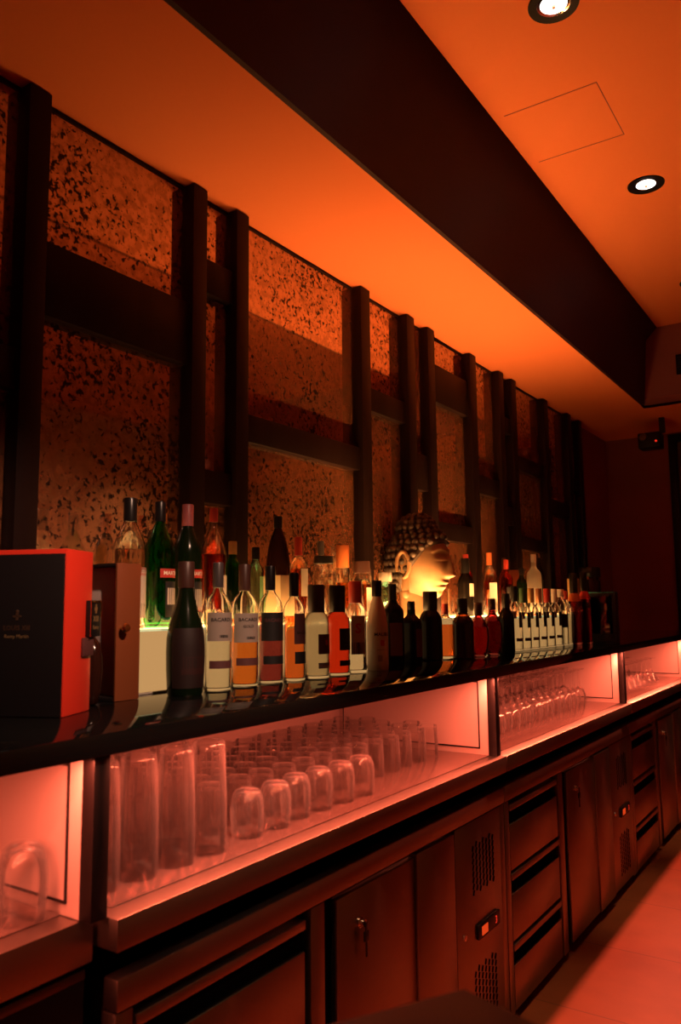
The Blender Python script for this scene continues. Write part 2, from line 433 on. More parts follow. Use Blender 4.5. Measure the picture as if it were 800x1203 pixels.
def fridge(yo, label, short=False):
    """stainless counter: drawers, door with lock, machine panel; local y from its left end; x=0 is the front"""
    t = thing('undercounter_fridge', label, 'fridge', (.700, yo, 0), 0, 'steel counter fridges')
    W = 1.755
    MB().box(-.66, -.035, .004, W, .035, .800, .002).build('carcass', M['steel_dark'], t)
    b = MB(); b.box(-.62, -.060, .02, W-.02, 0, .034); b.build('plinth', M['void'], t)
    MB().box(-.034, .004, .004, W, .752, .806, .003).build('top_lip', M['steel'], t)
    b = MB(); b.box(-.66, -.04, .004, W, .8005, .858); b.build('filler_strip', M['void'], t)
    # three drawers
    for z0, z1 in ((.505, .735), (.265, .495), (.035, .255)):
        face = MB().box(-.034, .0, .050, .560, z0, z1-.072, .002).build('drawer', M['steel'], t)
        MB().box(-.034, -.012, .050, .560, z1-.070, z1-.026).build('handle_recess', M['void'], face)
        MB().box(-.030, .003, .050, .560, z1-.024, z1-.002, .002).build('handle_lip', M['steel'], face)
    for ya, yb in ((.004, .044), (.585, .640), (1.715, W)):
        MB().box(-.034, .0, ya, yb, .030, .748, .002).build('stile', M['steel'], t)
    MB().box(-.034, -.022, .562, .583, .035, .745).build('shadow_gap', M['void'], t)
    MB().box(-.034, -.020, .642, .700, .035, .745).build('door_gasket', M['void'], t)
    dr = MB().box(-.020, .002, .690, 1.088, .045, .736, .003).build('door', M['steel'], t)
    MB().box(-.020, .009, 1.090, 1.335, .045, .744, .003).build('fixed_panel', M['steel'], t)
    MB().lathe([(0, 0), (.013, 0), (.013, .006), (.009, .009), (.009, .018), (0, .018)], 18).build('lock', M['chrome'], dr, loc=(.002, .790, .655)).rotation_euler = (0, PI/2, 0)
    kb = MB(); kb.box(.022, .0245, .786, .794, .635, .660); kb.box(.018, .0255, .782, .802, .612, .637, .003); kb.box(.020, .0235, .790, .795, .575, .612)
    kb.build('key', M['black'], dr)
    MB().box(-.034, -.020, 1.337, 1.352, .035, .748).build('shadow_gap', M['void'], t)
    cp = MB().box(-.034, .002, 1.352, 1.712, .045, .748, .002).build('machine_panel', M['steel'], t)
    s1 = slots(8, 7, 1.482, .525, .027, .0195, .0085, .0175); s1.build('vent_slots', M['void'], cp, smooth=False, loc=(.002, 0, 0))
    s2 = slots(9, 7, 1.478, .105, .027, .0215, .0085, .0175); s2.build('vent_slots', M['void'], cp, smooth=False, loc=(.002, 0, 0))
    dp = MB().box(.001, .012, 1.492, 1.672, .374, .422, .008).build('control_display', M['black'], cp)
    MB().box(.0118, .0132, 1.515, 1.562, .384, .412, .0015).build('switch_lamp', M['amber_led'], dp)
    flat_text('digits', '3', .034, M['red_led'], dp, (.0128, 1.632, .398), (0, 1, 0), (0, 0, 1))
    MB().lathe([(0, 0), (.009, 0), (.009, .005), (0, .007)], 14).build('panel_screw', M['chrome'], cp, loc=(.002, 1.402, .412)).rotation_euler = (0, PI/2, 0)
    return t
fridge(1.000, 'steel counter fridge under the tumblers with a key hanging in its door')
fridge(2.760, 'steel counter fridge in the middle, three drawers left of its locked door')
fridge(4.520, 'farthest steel counter fridge, mostly in shadow at the right edge')

cab = thing('black_cabinet', 'black cabinet with round knob at the lower left corner', 'cabinet', (.660, -.90, 0))
MB().box(-.62, -.03, 0, 1.885, .035, .830, .002).build('body', M['black_satin'], cab)
MB().box(-.62, -.06, 0, 1.885, 0, .034).build('plinth', M['void'], cab)
dd = MB().box(-.028, .0, .98, 1.868, .05, .812, .003).build('door', M['black_satin'], cab)
MB().box(-.028, .002, .98, 1.868, .8125, .830, .002).build('door_edge_strip', M['steel_dark'], cab)
MB().box(-.028, .0, .02, .97, .05, .812, .003).build('door', M['black_satin'], cab)
MB().lathe([(0, 0), (.010, 0), (.008, .012), (.017, .02), (.020, .028), (.016, .036), (0, .038)], 22).build('knob', M['chrome'], dd, loc=(0, 1.80, .735)).rotation_euler = (0, PI/2, 0)

# near table at the bottom of the frame
tb = thing('bar_table', 'dark table corner in the near foreground at the bottom edge', 'table', (1.462, .808, 0))
P = [(0, 0), (-.078*4.2, -.133*4.2), (-.078*4.2+.079*7, -.133*4.2-.025*7), (.079*7, -.025*7)]
MB().poly(P[::-1] if False else P, 1.015, 1.05).build('tabletop', pbr('dark_table_veneer', (.016, .007, .005), .5), tb)
cx, cy = sum(p[0] for p in P)/4, sum(p[1] for p in P)/4
MB().lathe([(0, 0), (.2, 0), (.2, .012), (.05, .03), (.035, .06), (.035, .985), (.12, 1.0), (.12, 1.0149), (0, 1.0149)], 28).build('pedestal', M['black_satin'], tb, loc=(cx, cy, 0))

# ------------------------------------------------------------------ lit risers
RZ = 1.400
for i, (ya, yb) in enumerate([(1.374, 1.512), (1.520, 2.660), (2.668, 3.800), (3.808, 4.930)]):
    lab = ['glowing cream light box under the first tall bottles by the gift boxes',
           'glowing cream light box behind the rum and liqueur bottles',
           'glowing cream light box carrying the carved statue head',
           'glowing cream light box behind the row of clear vodka bottles'][i]
    t = thing('light_box', lab, 'light box', (0, 0, ZS), 0, 'glowing light boxes on the counter')
    MB().box(.066, .292, ya, yb, .0005, .006, .001).build('base', M['riser_frame'], t)
    MB().box(.288, .293, ya+.004, yb-.004, .006, RZ-ZS-.006).build('front_panel', M['riser'], t)
    MB().box(.070, .284, ya, ya+.004, .006, RZ-ZS-.006).build('end_panel', M['riser'], t)
    MB().box(.070, .284, yb-.004, yb, .006, RZ-ZS-.006).build('end_panel', M['riser'], t)
    MB().box(.066, .282, ya+.003, yb-.003, RZ-ZS-.006, RZ-ZS-.0005).build('top_panel', M[('riser_top_dim', 'riser_top_mid', 'riser_top', 'riser_top_mid')[i]], t)
    MB().box(.2822, .2955, ya, yb, RZ-ZS-.006, RZ-ZS, .001).build('glass_edge', pbr('green_glass_edge', (.45, .62, .45), .2, emit=((.85, .9, .45), .5)), t)

# ------------------------------------------------------------------ bottles
PROF = {
 'rum': [(0, 0), (.90, 0), (1, .014), (1, .60), (.985, .64), (.90, .685), (.70, .725), (.48, .755), (.37, .785), (.345, .81), (.345, .97)],
 'wine': [(0, 0), (.92, 0), (1, .014), (1, .56), (.97, .61), (.80, .67), (.52, .73), (.37, .79), (.32, .85), (.30, .97)],
 'cognac': [(0, 0), (.86, 0), (.92, .02), (.98, .18), (1, .32), (.98, .42), (.86, .53), (.62, .64), (.43, .74), (.36, .83), (.35, .98)],
 'square': [(0, 0), (.94, 0), (1, .02), (1, .64), (.96, .68), (.70, .73), (.45, .77), (.38, .80), (.38, .97)],
 'malibu': [(0, 0), (.95, 0), (1, .015), (1, .44), (.95, .53), (.80, .64), (.60, .74), (.45, .80), (.42, .83), (.42, .97)],
 'vermouth': [(0, 0), (.92, 0), (1, .015), (1, .56), (.99, .60), (.90, .66), (.66, .73), (.45, .79), (.33, .83), (.29, .87), (.29, .97)],
 'flask': [(0, 0), (.55, 0), (.70, .02), (.90, .16), (1, .36), (.95, .52), (.74, .65), (.45, .71), (.35, .76), (.33, .97)],
 'vodka': [(0, 0), (.93, 0), (1, .012), (1, .585), (.97, .63), (.80, .68), (.52, .72), (.38, .76), (.33, .82), (.33, .97)],
 'bell': [(0, 0), (.94, 0), (1, .03), (.95, .22), (.80, .45), (.60, .63), (.38, .74), (.26, .80), (.26, .96)],
 'jar': [(0, 0), (.96, 0), (1, .02), (1, .70), (.96, .76), (.78, .80), (.74, .82), (.74, .88)],
 'slim': [(0, 0), (.93, 0), (1, .01), (1, .66), (.9, .72), (.6, .77), (.45, .82), (.42, .97)],
}
SECT = {'square': 5.0, 'jar': 6.0}
def prof_r(prof, z):
    for (r0, z0), (r1, z1) in zip(prof, prof[1:]):
        if z0 <= z <= z1 and z1 > z0: return r0+(r1-r0)*(z-z0)/(z1-z0)
    return prof[-1][0]
def sec_f(a, sec):
    c, q = abs(math.cos(a)), abs(math.sin(a)); return (c**sec+q**sec)**(-1/sec)

def bottle(name, label, kind, pos, H, R, glass, cap, fill=None, level=.6, cap_z=.80, cap_r=1.12, labels=(), cat='bottle', group=None, flat=1.0, rz=0.0, solid=False, neck=None):
    """labels = [(z0, z1, centre angle, half angle, paper, [(text, size, dz, ink)...])]"""
    prof = PROF[kind]; sec = SECT.get(kind, 2.0)
    t = thing(name, label, cat, pos, rz, group)
    n = 32
    outer = [(r*R, z*H) for r, z in prof]
    if solid:
        MB().lathe(outer+[(0, outer[-1][1])], n, sec, 1, flat).build('body', glass, t)
    else:
        w = .0026
        inner = [(max(r-w, .002), z) for r, z in outer[2:]]
        inner = [(inner[0][0]*.92, .009), (inner[0][0], .014)] + [(r, z) for r, z in inner if z > .02]
        MB().lathe(outer+inner[::-1]+[(0, .010)], n, sec, 1, flat).build('body', glass, t)
        if fill:
            lv = level*H; g = .0005
            lq = [(0, .0106), (inner[0][0]-g, .0106), (inner[1][0]-g, .0150)]
            lq += [(r-g, z) for r, z in inner[2:] if z < lv-.004]
            ri = prof_r([(r, z) for r, z in inner], lv)
            lq += [(ri-g, lv), (0, lv)]
            MB().lathe(lq, n, sec, 1, flat).build('liquid', M[fill] if isinstance(fill, str) else fill, t)
    rn = max(prof_r(prof, cap_z), prof_r(prof, .96))*R*cap_r
    zc = cap_z*H
    MB().lathe([(0, H*.972), (rn*.6, H*.972), (rn*.6, zc+.0005), (rn*.985, zc), (rn, zc+.002), (rn, H-.003), (rn*.92, H), (0, H)] if H*.972 > zc+.01 else
               [(0, zc), (rn, zc), (rn, H-.003), (rn*.92, H), (0, H)], 24).build('cap', cap, t)
    if neck:
        z0, z1, m = neck
        b = MB(); b.lathe([(prof_r(prof, z)*R+.0007, z*H) for z in (z0, (z0*2+z1)/3, (z0+2*z1)/3, z1)], 24, sec, 1, flat); b.build('neck_band', m, t, normals=False)
    for z0, z1, a0, ha, paper, words in labels:
        b = MB(); na = max(6, int(ha*14)); nz = 6 if kind in ('cognac', 'flask', 'bell') else 2
        def P_(a, z, off):
            r = prof_r(prof, z)*R*sec_f(a, sec)+off
            return (r*math.cos(a), r*math.sin(a)*flat, z*H)
        rows = [[b.bm.verts.new(P_(a0-ha+2*ha*i/na, z0+(z1-z0)*j/nz, .0007)) for i in range(na+1)] for j in range(nz+1)]
        for j in range(nz):
            for i in range(na): b.bm.faces.new((rows[j][i], rows[j][i+1], rows[j+1][i+1], rows[j+1][i]))
        lb = b.build('label', paper, t, normals=False)
        for txt, size, dz, ink in words:
            vs, fs = text_tris(txt, size, True)
            b = MB(); zm = (z0+z1)/2
            V = [b.bm.verts.new(P_(a0+v.x/R, zm+(v.y+dz)/H, .0013)) for v in vs]
            for f in fs:
                try: b.bm.faces.new([V[i] for i in f])
                except ValueError: pass
            b.build('lettering', ink, lb, smooth=False, normals=False)
    return t

GF = 'bottles along the front of the counter'
GB = 'bottles standing on the light boxes'
c_, g_ = M['clear'], M
def F(x, y): return (x, y, ZS)
def B(x, y): return (x, y, RZ)
bl = M['paper_black']; wp = M['paper_white']; pp = M['paper']

# front row, left to right
bottle('cognac_bottle', 'large dark rounded bottle with maroon label standing before the first light box', 'cognac', F(.391, 1.475), .336, .0485, M['dark_green'], M['cap_brown'], cap_z=.80, solid=True, group=GF,
       labels=[(.06, .50, -.25, 1.3, pbr('dark_wine_label', (.014, .005, .0045), .6), []), (.16, .29, -.1, .9, pbr('deep_red_label', (.030, .006, .005), .6), [])])
bottle('rum_bottle', 'clear white rum bottle with grey cap right of the dark rounded bottle', 'rum', F(.389, 1.597), .339, .0365, c_, M['cap_grey'], 'l_water', .63, cap_z=.80, group=GF,
       labels=[(.385, .605, -.55, 1.1, pp, [('BACARDI', .0135, .018, M['ink'])]), (.410, .432, -.35, .34, M['ink'], []), (.175, .235, -.45, 1.0, M['paper_dark'], [])])
bottle('rum_bottle', 'golden rum bottle with brown cap between two rum bottles', 'rum', F(.380, 1.716), .339, .0390, c_, M['cap_brown'], 'l_gold', .55, cap_z=.78, group=GF,
       labels=[(.36, .595, -.55, 1.1, pp, [('BACARDI', .0135, .022, M['ink']), ('GOLD', .011, .004, M['ink'])]), (.385, .407, -.35, .34, M['ink'], []), (.175, .235, -.45, 1.0, M['paper_dark'], [])])
bottle('rum_bottle', 'dark plum rum bottle with black label and tall black cap', 'rum', F(.383, 1.828), .338, .0370, c_, M['cap_black'], 'l_plum', .57, cap_z=.79, group=GF,
       labels=[(.36, .60, -.55, 1.1, bl, [('BACARDI', .0135, .018, M['paper_dark'])]), (.165, .235, -.45, 1.0, bl, [])])
bottle('rum_bottle', 'orange red rum bottle with dark crest label and black cap', 'rum', F(.400, 1.920), .320, .0335, c_, M['cap_black'], 'l_orange', .60, cap_z=.78, group=GF,
       labels=[(.34, .62, .05, .95, M['paper_dark'], [('BACARDI', .0115, -.012, M['ink'])]), (.16, .27, .05, .9, bl, [])])
bottle('vodka_bottle', 'cloudy cream vodka bottle with grey cap and small dark label', 'vodka', F(.410, 2.021), .286, .0400, c_, M['cap_grey'], 'l_cream', .72, cap_z=.70, cap_r=1.0, group=GF,
       labels=[(.26, .47, -.1, .7, M['paper_dark'], [('S', .02, .004, M['ink_red'])]), (.11, .17, -.15, .65, pp, [])])
bottle('vodka_bottle', 'bright red liqueur bottle with black cap beside the cloudy cream one', 'vodka', F(.408, 2.140), .286, .0405, c_, M['cap_black'], 'l_red', .70, cap_z=.70, cap_r=1.0, group=GF,
       labels=[(.28, .52, -.1, .7, bl, []), (.11, .17, -.15, .65, bl, [])])
bottle('square_bottle', 'square clear bottle with red cap and big printed letter S', 'square', F(.400, 2.262), .302, .0320, c_, M['cap_red'], 'l_water', .58, cap_z=.76, cap_r=1.35, group=GF, rz=-.72,
       labels=[(.20, .62, 0, .66, wp, [('S', .045, .02, M['ink_red'])]), (.20, .33, 0, .67, M['paper_dark'], [])])
bottle('coconut_liqueur_bottle', 'ivory coconut rum bottle with black cap and arched lettering', 'malibu', F(.414, 2.380), .307, .0370, M['ivory'], M['cap_black'], cap_z=.82, solid=True, group=GF,
       labels=[(.05, .52, -.55, 1.0, M['ivory'], [('MALIBU', .0165, .034, M['ink'])]), (.27, .335, -.55, .20, M['ink_red'], []), (.225, .232, -.55, .5, M['dim_ink'], []), (.10, .17, -.8, .22, M['paper'], [])])
bottle('herbal_liqueur_bottle', 'black herbal liqueur bottle right beside the ivory bottle', 'square', F(.350, 2.600), .300, .0360, M['dark'], M['cap_black'], cap_z=.80, solid=True, group=GF, rz=-.7,
       labels=[(.12, .52, 0, .6, M['paper_dark'], [])])
bottle('squat_bottle', 'short dark bottle with a green neck band left of the statue', 'square', F(.352, 2.740), .236, .0340, M['dark'], M['cap_black'], cap_z=.86, solid=True, group=GF,
       neck=(.79, .86, M['green']), labels=[(.10, .55, 0, .6, M['paper_dark'], [])])
bottle('wine_bottle', 'black bottle with long ribbed neck in front of the statue chin', 'wine', F(.350, 2.905), .276, .0470, M['dark'], M['cap_black'], cap_z=.72, solid=True, group=GF)
bottle('square_bottle', 'square orange bottle with orange cap below the statue chin', 'square', F(.352, 3.035), .226, .0320, c_, M['cap_red'], 'l_orange', .62, cap_z=.80, group=GF)
bottle('wine_bottle', 'black bottle with gold neck ring right of the square orange bottle', 'wine', F(.425, 3.050), .247, .0440, M['dark_brown'], M['cap_black'], cap_z=.76, solid=True, group=GF, neck=(.70, .73, M['gold']))
bottle('round_bottle', 'round flattened amber bottle with black oval badge and brown stopper', 'flask', F(.440, 3.175), .229, .0430, M['purple'], M['cap_brown'], 'l_orange', .55, cap_z=.76, group=GF, flat=.7, rz=.1,
       labels=[(.20, .56, .3, .55, bl, [])])
bottle('round_bottle', 'round flattened plum bottle with dark badge beside the wine bottle', 'flask', F(.450, 3.300), .247, .0440, M['purple'], M['cap_brown'], 'l_plum', .60, cap_z=.80, group=GF, flat=.75, rz=.1,
       labels=[(.22, .55, .3, .5, bl, [])])
bottle('wine_bottle', 'slim black wine bottle just before the row of clear vodkas', 'wine', F(.447, 3.470), .270, .0360, M['dark'], M['cap_black'], cap_z=.76, solid=True, group=GF)
vc = [('black', 'cap_black'), ('green', 'cap_green'), ('gold', 'cap_gold'), ('copper', 'copper_cap'), ('red', 'cap_red'), ('white', 'cap_white')]
vpos = [(.420, 3.645), (.428, 3.735), (.434, 3.832), (.440, 3.930), (.446, 4.030), (.452, 4.130)]
ordn = ['first', 'second', 'third', 'fourth', 'fifth', 'sixth']
for k in range(6):
    bottle('vodka_bottle', f'clear vodka bottle with {vc[k][0]} cap, {ordn[k]} in the vodka row', 'vodka', F(*vpos[k]), .300 if k else .308, .0365, c_, M[vc[k][1]], 'l_water', .58, cap_z=.76, cap_r=1.15, group='row of clear vodka bottles',
           labels=[(.36, .60, -.40, .27, bl, []), (.50, .61, -1.30, .34, M['paper_dark'], []), (.15, .20, -.62, .46, M['paper_dark'], [])])
bottle('vodka_bottle', 'clear bottle with broad black label at the end of the vodka row', 'slim', F(.452, 4.235), .300, .0340, c_, M['cap_white'], 'l_water', .62, cap_z=.86, group=GF, labels=[(.32, .56, -.2, 1.1, bl, [])])
bottle('vodka_bottle', 'clear bottle with red cap behind the black label bottle', 'slim', F(.440, 4.345), .292, .0330, c_, M['cap_red'], 'l_cream', .6, cap_z=.84, group=GF)
bottle('liqueur_bottle', 'tall plum liqueur bottle with orange neck band and copper pourer', 'wine', F(.470, 4.410), .392, .0350, M['purple'], M['cap_black'], 'l_plum', .45, cap_z=.72, group=GF, neck=(.60, .71, M['cap_orange']))
bottle('liqueur_bottle', 'tall red liqueur bottle with copper tipped black neck nearest the yellow carton', 'wine', F(.500, 4.500), .398, .0350, M['purple'], M['cap_black'], 'l_red', .50, cap_z=.74, group=GF, neck=(.62, .73, M['cap_red']))

# back row on the light boxes
bottle('vermouth_bottle', 'clear vermouth bottle with black cap left of the green one', 'vermouth', B(.200, 1.454), .350, .0440, c_, M['cap_black'], 'l_water', .60, cap_z=.82, group=GB,
       labels=[(.08, .46, .2, .8, wp, [('MARTINI', .0135, .058, M['ink'])]), (.08, .19, .2, .82, bl, []), (.40, .46, .2, .86, M['paper_red'], [('MARTINI', .0135, 0, M['ink_white'])])])
bottle('vermouth_bottle', 'bright green vermouth bottle with red banner label', 'vermouth', B(.200, 1.563), .351, .0425, M['green'], M['cap_black'], None, cap_z=.84, group=GB,
       labels=[(.08, .36, .25, .6, bl, []), (.18, .31, .3, .5, wp, []), (.39, .46, .2, .9, M['paper_red'], [('MARTINI', .0150, 0, M['ink_white'])])])
bottle('vermouth_bottle', 'dark vermouth bottle with dusky pink cap behind the rounded bottle', 'vermouth', B(.190, 1.681), .356, .0425, M['dark_green'], M['cap_pink'], None, cap_z=.82, group=GB, solid=True,
       labels=[(.08, .36, .25, .7, bl, []), (.13, .30, .35, .55, wp, []), (.12, .16, .3, .6, M['paper_red'], []), (.39, .46, .2, .9, M['paper_red'], [('MARTINI', .0150, 0, M['ink_white'])])])
bottle('bitters_bottle', 'clear necked red bitters bottle with slim red cap', 'vermouth', B(.170, 1.814), .360, .0400, c_, M['cap_red'], 'l_red', .60, cap_z=.88, group=GB, labels=[(.10, .42, .5, .5, wp, [])])
bottle('green_bottle', 'small emerald bottle with pale cap between the red bitters and teal bottle', 'slim', B(.150, 1.926), .265, .0270, M['green'], M['cap_gold'], None, cap_z=.84, group=GB, labels=[(.10, .58, .7, .7, wp, [])])
bottle('gin_bottle', 'pale teal glass bottle with black cap behind the golden rum', 'slim', B(.170, 2.016), .250, .0270, M['teal'], M['cap_black'], None, cap_z=.84, group=GB)
tag(MB().box(.128, .212, 2.095, 2.177, RZ, RZ+.160, .002).build('carton', M['cream_card']), 'small lit cream carton under the dark bell shaped bottle', 'box')
bottle('bell_bottle', 'dark bell shaped bottle with black stopper raised on a carton', 'bell', (.170, 2.136, RZ+.1605), .202, .0430, M['dark_brown'], M['cap_black'], cap_z=.80, cap_r=1.35, solid=True, group=GB)
bottle('apricot_bottle', 'orange apricot liqueur bottle with red capsule and round white label', 'rum', B(.150, 2.279), .303, .0330, c_, M['cap_red'], 'l_orange', .62, cap_z=.78, group=GB, labels=[(.30, .62, .1, .75, wp, [])])
bottle('square_decanter', 'square clear decanter with wide flat black lid', 'jar', B(.195, 2.372), .237, .0350, c_, M['cap_black'], 'l_water', .5, cap_z=.885, cap_r=1.4, group=GB)
bottle('clear_bottle', 'clear bottle with grey cap behind the square decanter', 'rum', B(.110, 2.475), .303, .0330, c_, M['cap_grey'], 'l_water', .5, cap_z=.82, group=GB)
bottle('slim_bottle', 'slim golden bottle with long orange capsule', 'vermouth', B(.150, 2.565), .290, .0300, c_, M['cap_orange'], 'l_gold', .5, cap_z=.70, group=GB)
bottle('square_decanter', 'squat whisky decanter with broad brown stopper behind the square bottle', 'jar', B(.195, 2.632), .229, .0310, c_, M['cap_brown'], 'l_gold', .6, cap_z=.80, cap_r=1.35, group=GB, labels=[(.15, .55, .1, .6, wp, [])])
bottle('mushroom_stopper_bottle', 'low bottle with brown mushroom stopper left of the statue', 'rum', B(.130, 2.760), .205, .0300, c_, M['cap_brown'], 'l_gold', .5, cap_z=.80, cap_r=2.4, group=GB)
bottle('pale_cap_bottle', 'low teal bottle with wide cream cap touching the statue hair', 'slim', B(.150, 2.890), .195, .0270, M['teal'], M['cap_white'], None, cap_z=.80, cap_r=2.0, group=GB)
bottle('wine_bottle', 'black bottle with white oval label right of the statue face', 'wine', B(.190, 3.599), .284, .0390, M['dark'], M['cap_black'], cap_z=.74, solid=True, group=GB, labels=[(.34, .56, -.2, .45, wp, [])])
bottle('red_bottle', 'red bottle with red capsule behind the orange whisky', 'rum', B(.120, 3.760), .315, .0350, M['redglass'], M['cap_red'], None, cap_z=.80, group=GB)
bottle('whisky_bottle', 'pale amber whisky bottle with white label and gold cap', 'rum', B(.195, 3.885), .326, .0370, c_, M['cap_orange'], 'l_gold', .55, cap_z=.80, group=GB, labels=[(.08, .52, -.5, .7, wp, [])])
bottle('whisky_bottle', 'amber whisky bottle with dark brown capsule close to the mirror', 'rum', B(.115, 4.060), .336, .0340, c_, M['cap_brown'], 'l_orange', .6, cap_z=.76, group=GB, labels=[(.08, .44, -.5, .7, M['cream_card'], [])])
bottle('whisky_bottle', 'dark whisky bottle with a band of white lettering', 'rum', B(.200, 4.105), .300, .0350, M['amber'], M['cap_red'], 'l_plum', .55, cap_z=.82, group=GB, labels=[(.28, .50, -.4, .8, bl, [('Ba', .02, 0, M['ink_white'])])])
bottle('whisky_bottle', 'slim dark red bottle between the lettered whisky and the carton', 'rum', B(.110, 4.300), .322, .0320, M['redglass'], M['cap_brown'], None, cap_z=.80, group=GB)
bottle('dark_bottle', 'low dark bottle left of the frosted white bottle', 'slim', B(.200, 4.330), .262, .0300, M['dark_green'], M['cap_black'], None, cap_z=.84, solid=True, group=GB)
bottle('frosted_bottle', 'glowing frosted white bottle with tall pale neck', 'rum', B(.190, 4.560), .352, .0430, M['frost'], M['cap_white'], None, cap_z=.88, group=GB, solid=True)
tag(MB().box(.10, .165, 4.395, 4.470, RZ, RZ+.255, .002).build('carton', M['copper_card']), 'brown carton standing left of the frosted white bottle', 'box')
bottle('dark_bottle', 'tall black bottle with silver neck right of the frosted bottle', 'vermouth', B(.140, 4.790), .369, .0330, M['dark'], M['chrome'], None, cap_z=.93, solid=True, group=GB)
bottle('wine_bottle', 'black bottle with copper tip, left one of a pair beyond the frosted bottle', 'wine', F(.300, 4.985), .390, .0330, M['dark'], M['copper_cap'], None, cap_z=.95, solid=True, group=GB)
bottle('wine_bottle', 'black bottle with copper tip, right one of a pair beyond the frosted bottle', 'wine', F(.340, 5.110), .395, .0330, M['dark'], M['copper_cap'], None, cap_z=.95, solid=True, group=GB)

# ------------------------------------------------------------------ boxes on the counter
rb = thing('red_gift_box', 'big red gift box with black front panel at the left edge', 'box', (.478, 1.042, ZS), .42)
Hb = .342
MB().box(-.36, 0, .004, .118, .0005, Hb, .003).build('box_shell', M['red_box'], rb)
MB().box(-.358, -.003, .0, .0035, .002, Hb-.010, .0008).build('front_panel', M['black_card'], rb)
flat_text('lettering', 'LOUIS XIII', .0135, M['dim_ink'], rb, (-.105, -.0006, .180), (1, 0, 0), (0, 0, 1))
flat_text('lettering', 'Remy Martin', .0105, M['gold_ink'], rb, (-.105, -.0006, .163), (1, 0, 0), (0, 0, 1), False)
b = MB(); b.box(-.108, -.102, -.0009, -.0002, .196, .214); b.box(-.114, -.096, -.0009, -.0002, .202, .206); b.ball((-.105, -.0004, .214), .004, 8, 6, (1, .2, 1))
b.build('crest', M['dim_ink'], rb)
cl = MB().box(.001, .012, .088, .136, .158, .236, .002).build('clasp', M['black_card'], rb)
b = MB(); b.box(.0121, .0132, .088, .092, .158, .236); b.box(.0121, .0132, .132, .136, .200, .236); b.box(.0121, .0132, .088, .136, .231, .236)
b.build('clasp_edge', M['gold'], cl)
flat_text('lettering', 'XIII', .017, M['gold_ink'], cl, (.0126, .112, .196), (0, 1, 0), (0, 0, 1))
flat_text('lettering', 'Remy', .012, M['gold_ink'], cl, (.0126, .112, .178), (0, 1, 0), (0, 0, 1))
b = MB(); b.box(.0121, .0130, .1095, .1145, .208, .228); b.box(.0121, .0130, .106, .118, .215, .221); b.build('crest', M['gold_ink'], cl)
MB().box(.0005, .006, .072, .118, .118, .157, .001).build('strap', M['paper_dark'], rb)

oc = thing('open_gift_case', 'open brown gift case with grey lining and a gold knob', 'box', (.354, 1.283, ZS), .0)
Hc = .327
MB().box(-.292, -.008, .020, .074, .0105, Hc-.0085, .001).build('back_panel', M['grey_lining'], oc)
sp = MB().box(-.008, .0, .0, .074, .0005, Hc, .0015).build('side_panel', M['copper_card'], oc)
MB().box(-.30, -.008, .0, .066, .0005, .010, .001).build('bottom_panel', M['black_card'], oc)
MB().box(-.30, -.008, .0, .066, Hc-.008, Hc, .001).build('top_panel', M['black_card'], oc)
MB().box(-.30, -.292, .0, .066, .010, Hc-.008, .001).build('side_panel', M['black_card'], oc)
MB().box(-.016, -.0085, .004, .0195, .21, .31, .001).build('lining_flap', M['paper_red'], oc)
MB().lathe([(0, 0), (.005, 0), (.004, .006), (.010, .012), (.012, .018), (.008, .024), (0, .026)], 18).build('knob', M['gold'], sp, loc=(0, .014, .172)).rotation_euler = (0, PI/2, 0)
bottle('cognac_decanter', 'dark cognac decanter just behind the red gift box, before the open case', 'flask', F(.340, 1.215), .215, .0400, M['dark_brown'], M['gold'], cap_z=.86, solid=True, flat=.7)

tag(MB().box(.335, .385, 4.720, 4.800, ZS, ZS+.372, .002).build('carton', M['yellow_card']), 'tall ochre yellow carton behind the last liqueur bottles', 'box')
jr = thing('tall_jar', 'tall dark glass jar with black lid near the end wall', 'jar', (.25, 5.47, ZS))
MB().lathe([(0, 0), (.066, 0), (.07, .01), (.07, .37), (.062, .385), (.062, .40), (.058, .40), (.058, .38), (.066, .365), (.066, .014), (0, .012)], 28).build('jar_body', M['dark_brown'], jr)
MB().lathe([(0, .401), (.072, .401), (.075, .406), (.075, .462), (.07, .468), (0, .468)], 28).build('lid', M['black'], jr)
eb = thing('window_gift_box', 'dark teal edged box with a window at the far end of the counter', 'box', (.470, 4.640, ZS), .12)
b = MB(); b.box(0, .155, .0, .010, .0005, .05); b.box(0, .155, 0, .010, .262, .282); b.box(0, .020, 0, .010, .05, .262); b.box(.140, .155, 0, .010, .05, .262)
b.build('window_frame', M['black_card'], eb)
MB().box(-.004, 0, 0, .11, .0005, .282, .001).build('side_panel', M['teal_card'], eb)
MB().box(.155, .159, 0, .11, .0005, .282, .001).build('side_panel', M['black_card'], eb)
MB().box(-.004, .159, 0, .11, .2825, .287, .001).build('lid', M['teal_card'], eb)
MB().box(0, .155, .106, .110, .0005, .282).build('back_panel', M['black_card'], eb)
MB().box(.0, .155, .011, .105, .0005, .006).build('bottom_panel', M['black_card'], eb)
MB().box(.020, .140, .003, .005, .05, .262).build('window', M['boxglass'], eb)
bt = thing('faceted_flacon', 'small faceted crystal flacon with silver stopper inside the windowed box', 'bottle', (.555, 4.708, ZS+.0065), .12)
MB().lathe([(0, 0), (.028, 0), (.038, .03), (.036, .10), (.02, .14), (.012, .15), (.012, .17), (0, .17)], 8).build('body', M['chrome'], bt)
MB().lathe([(0, .1705), (.014, .172), (.018, .19), (.012, .215), (0, .22)], 8).build('stopper', M['chrome'], bt)
MB().box(.039, .041, -.02, .02, .06, .075, .0).build('tag', M['paper_white'], bt).rotation_euler = (0, 0, -1.3)

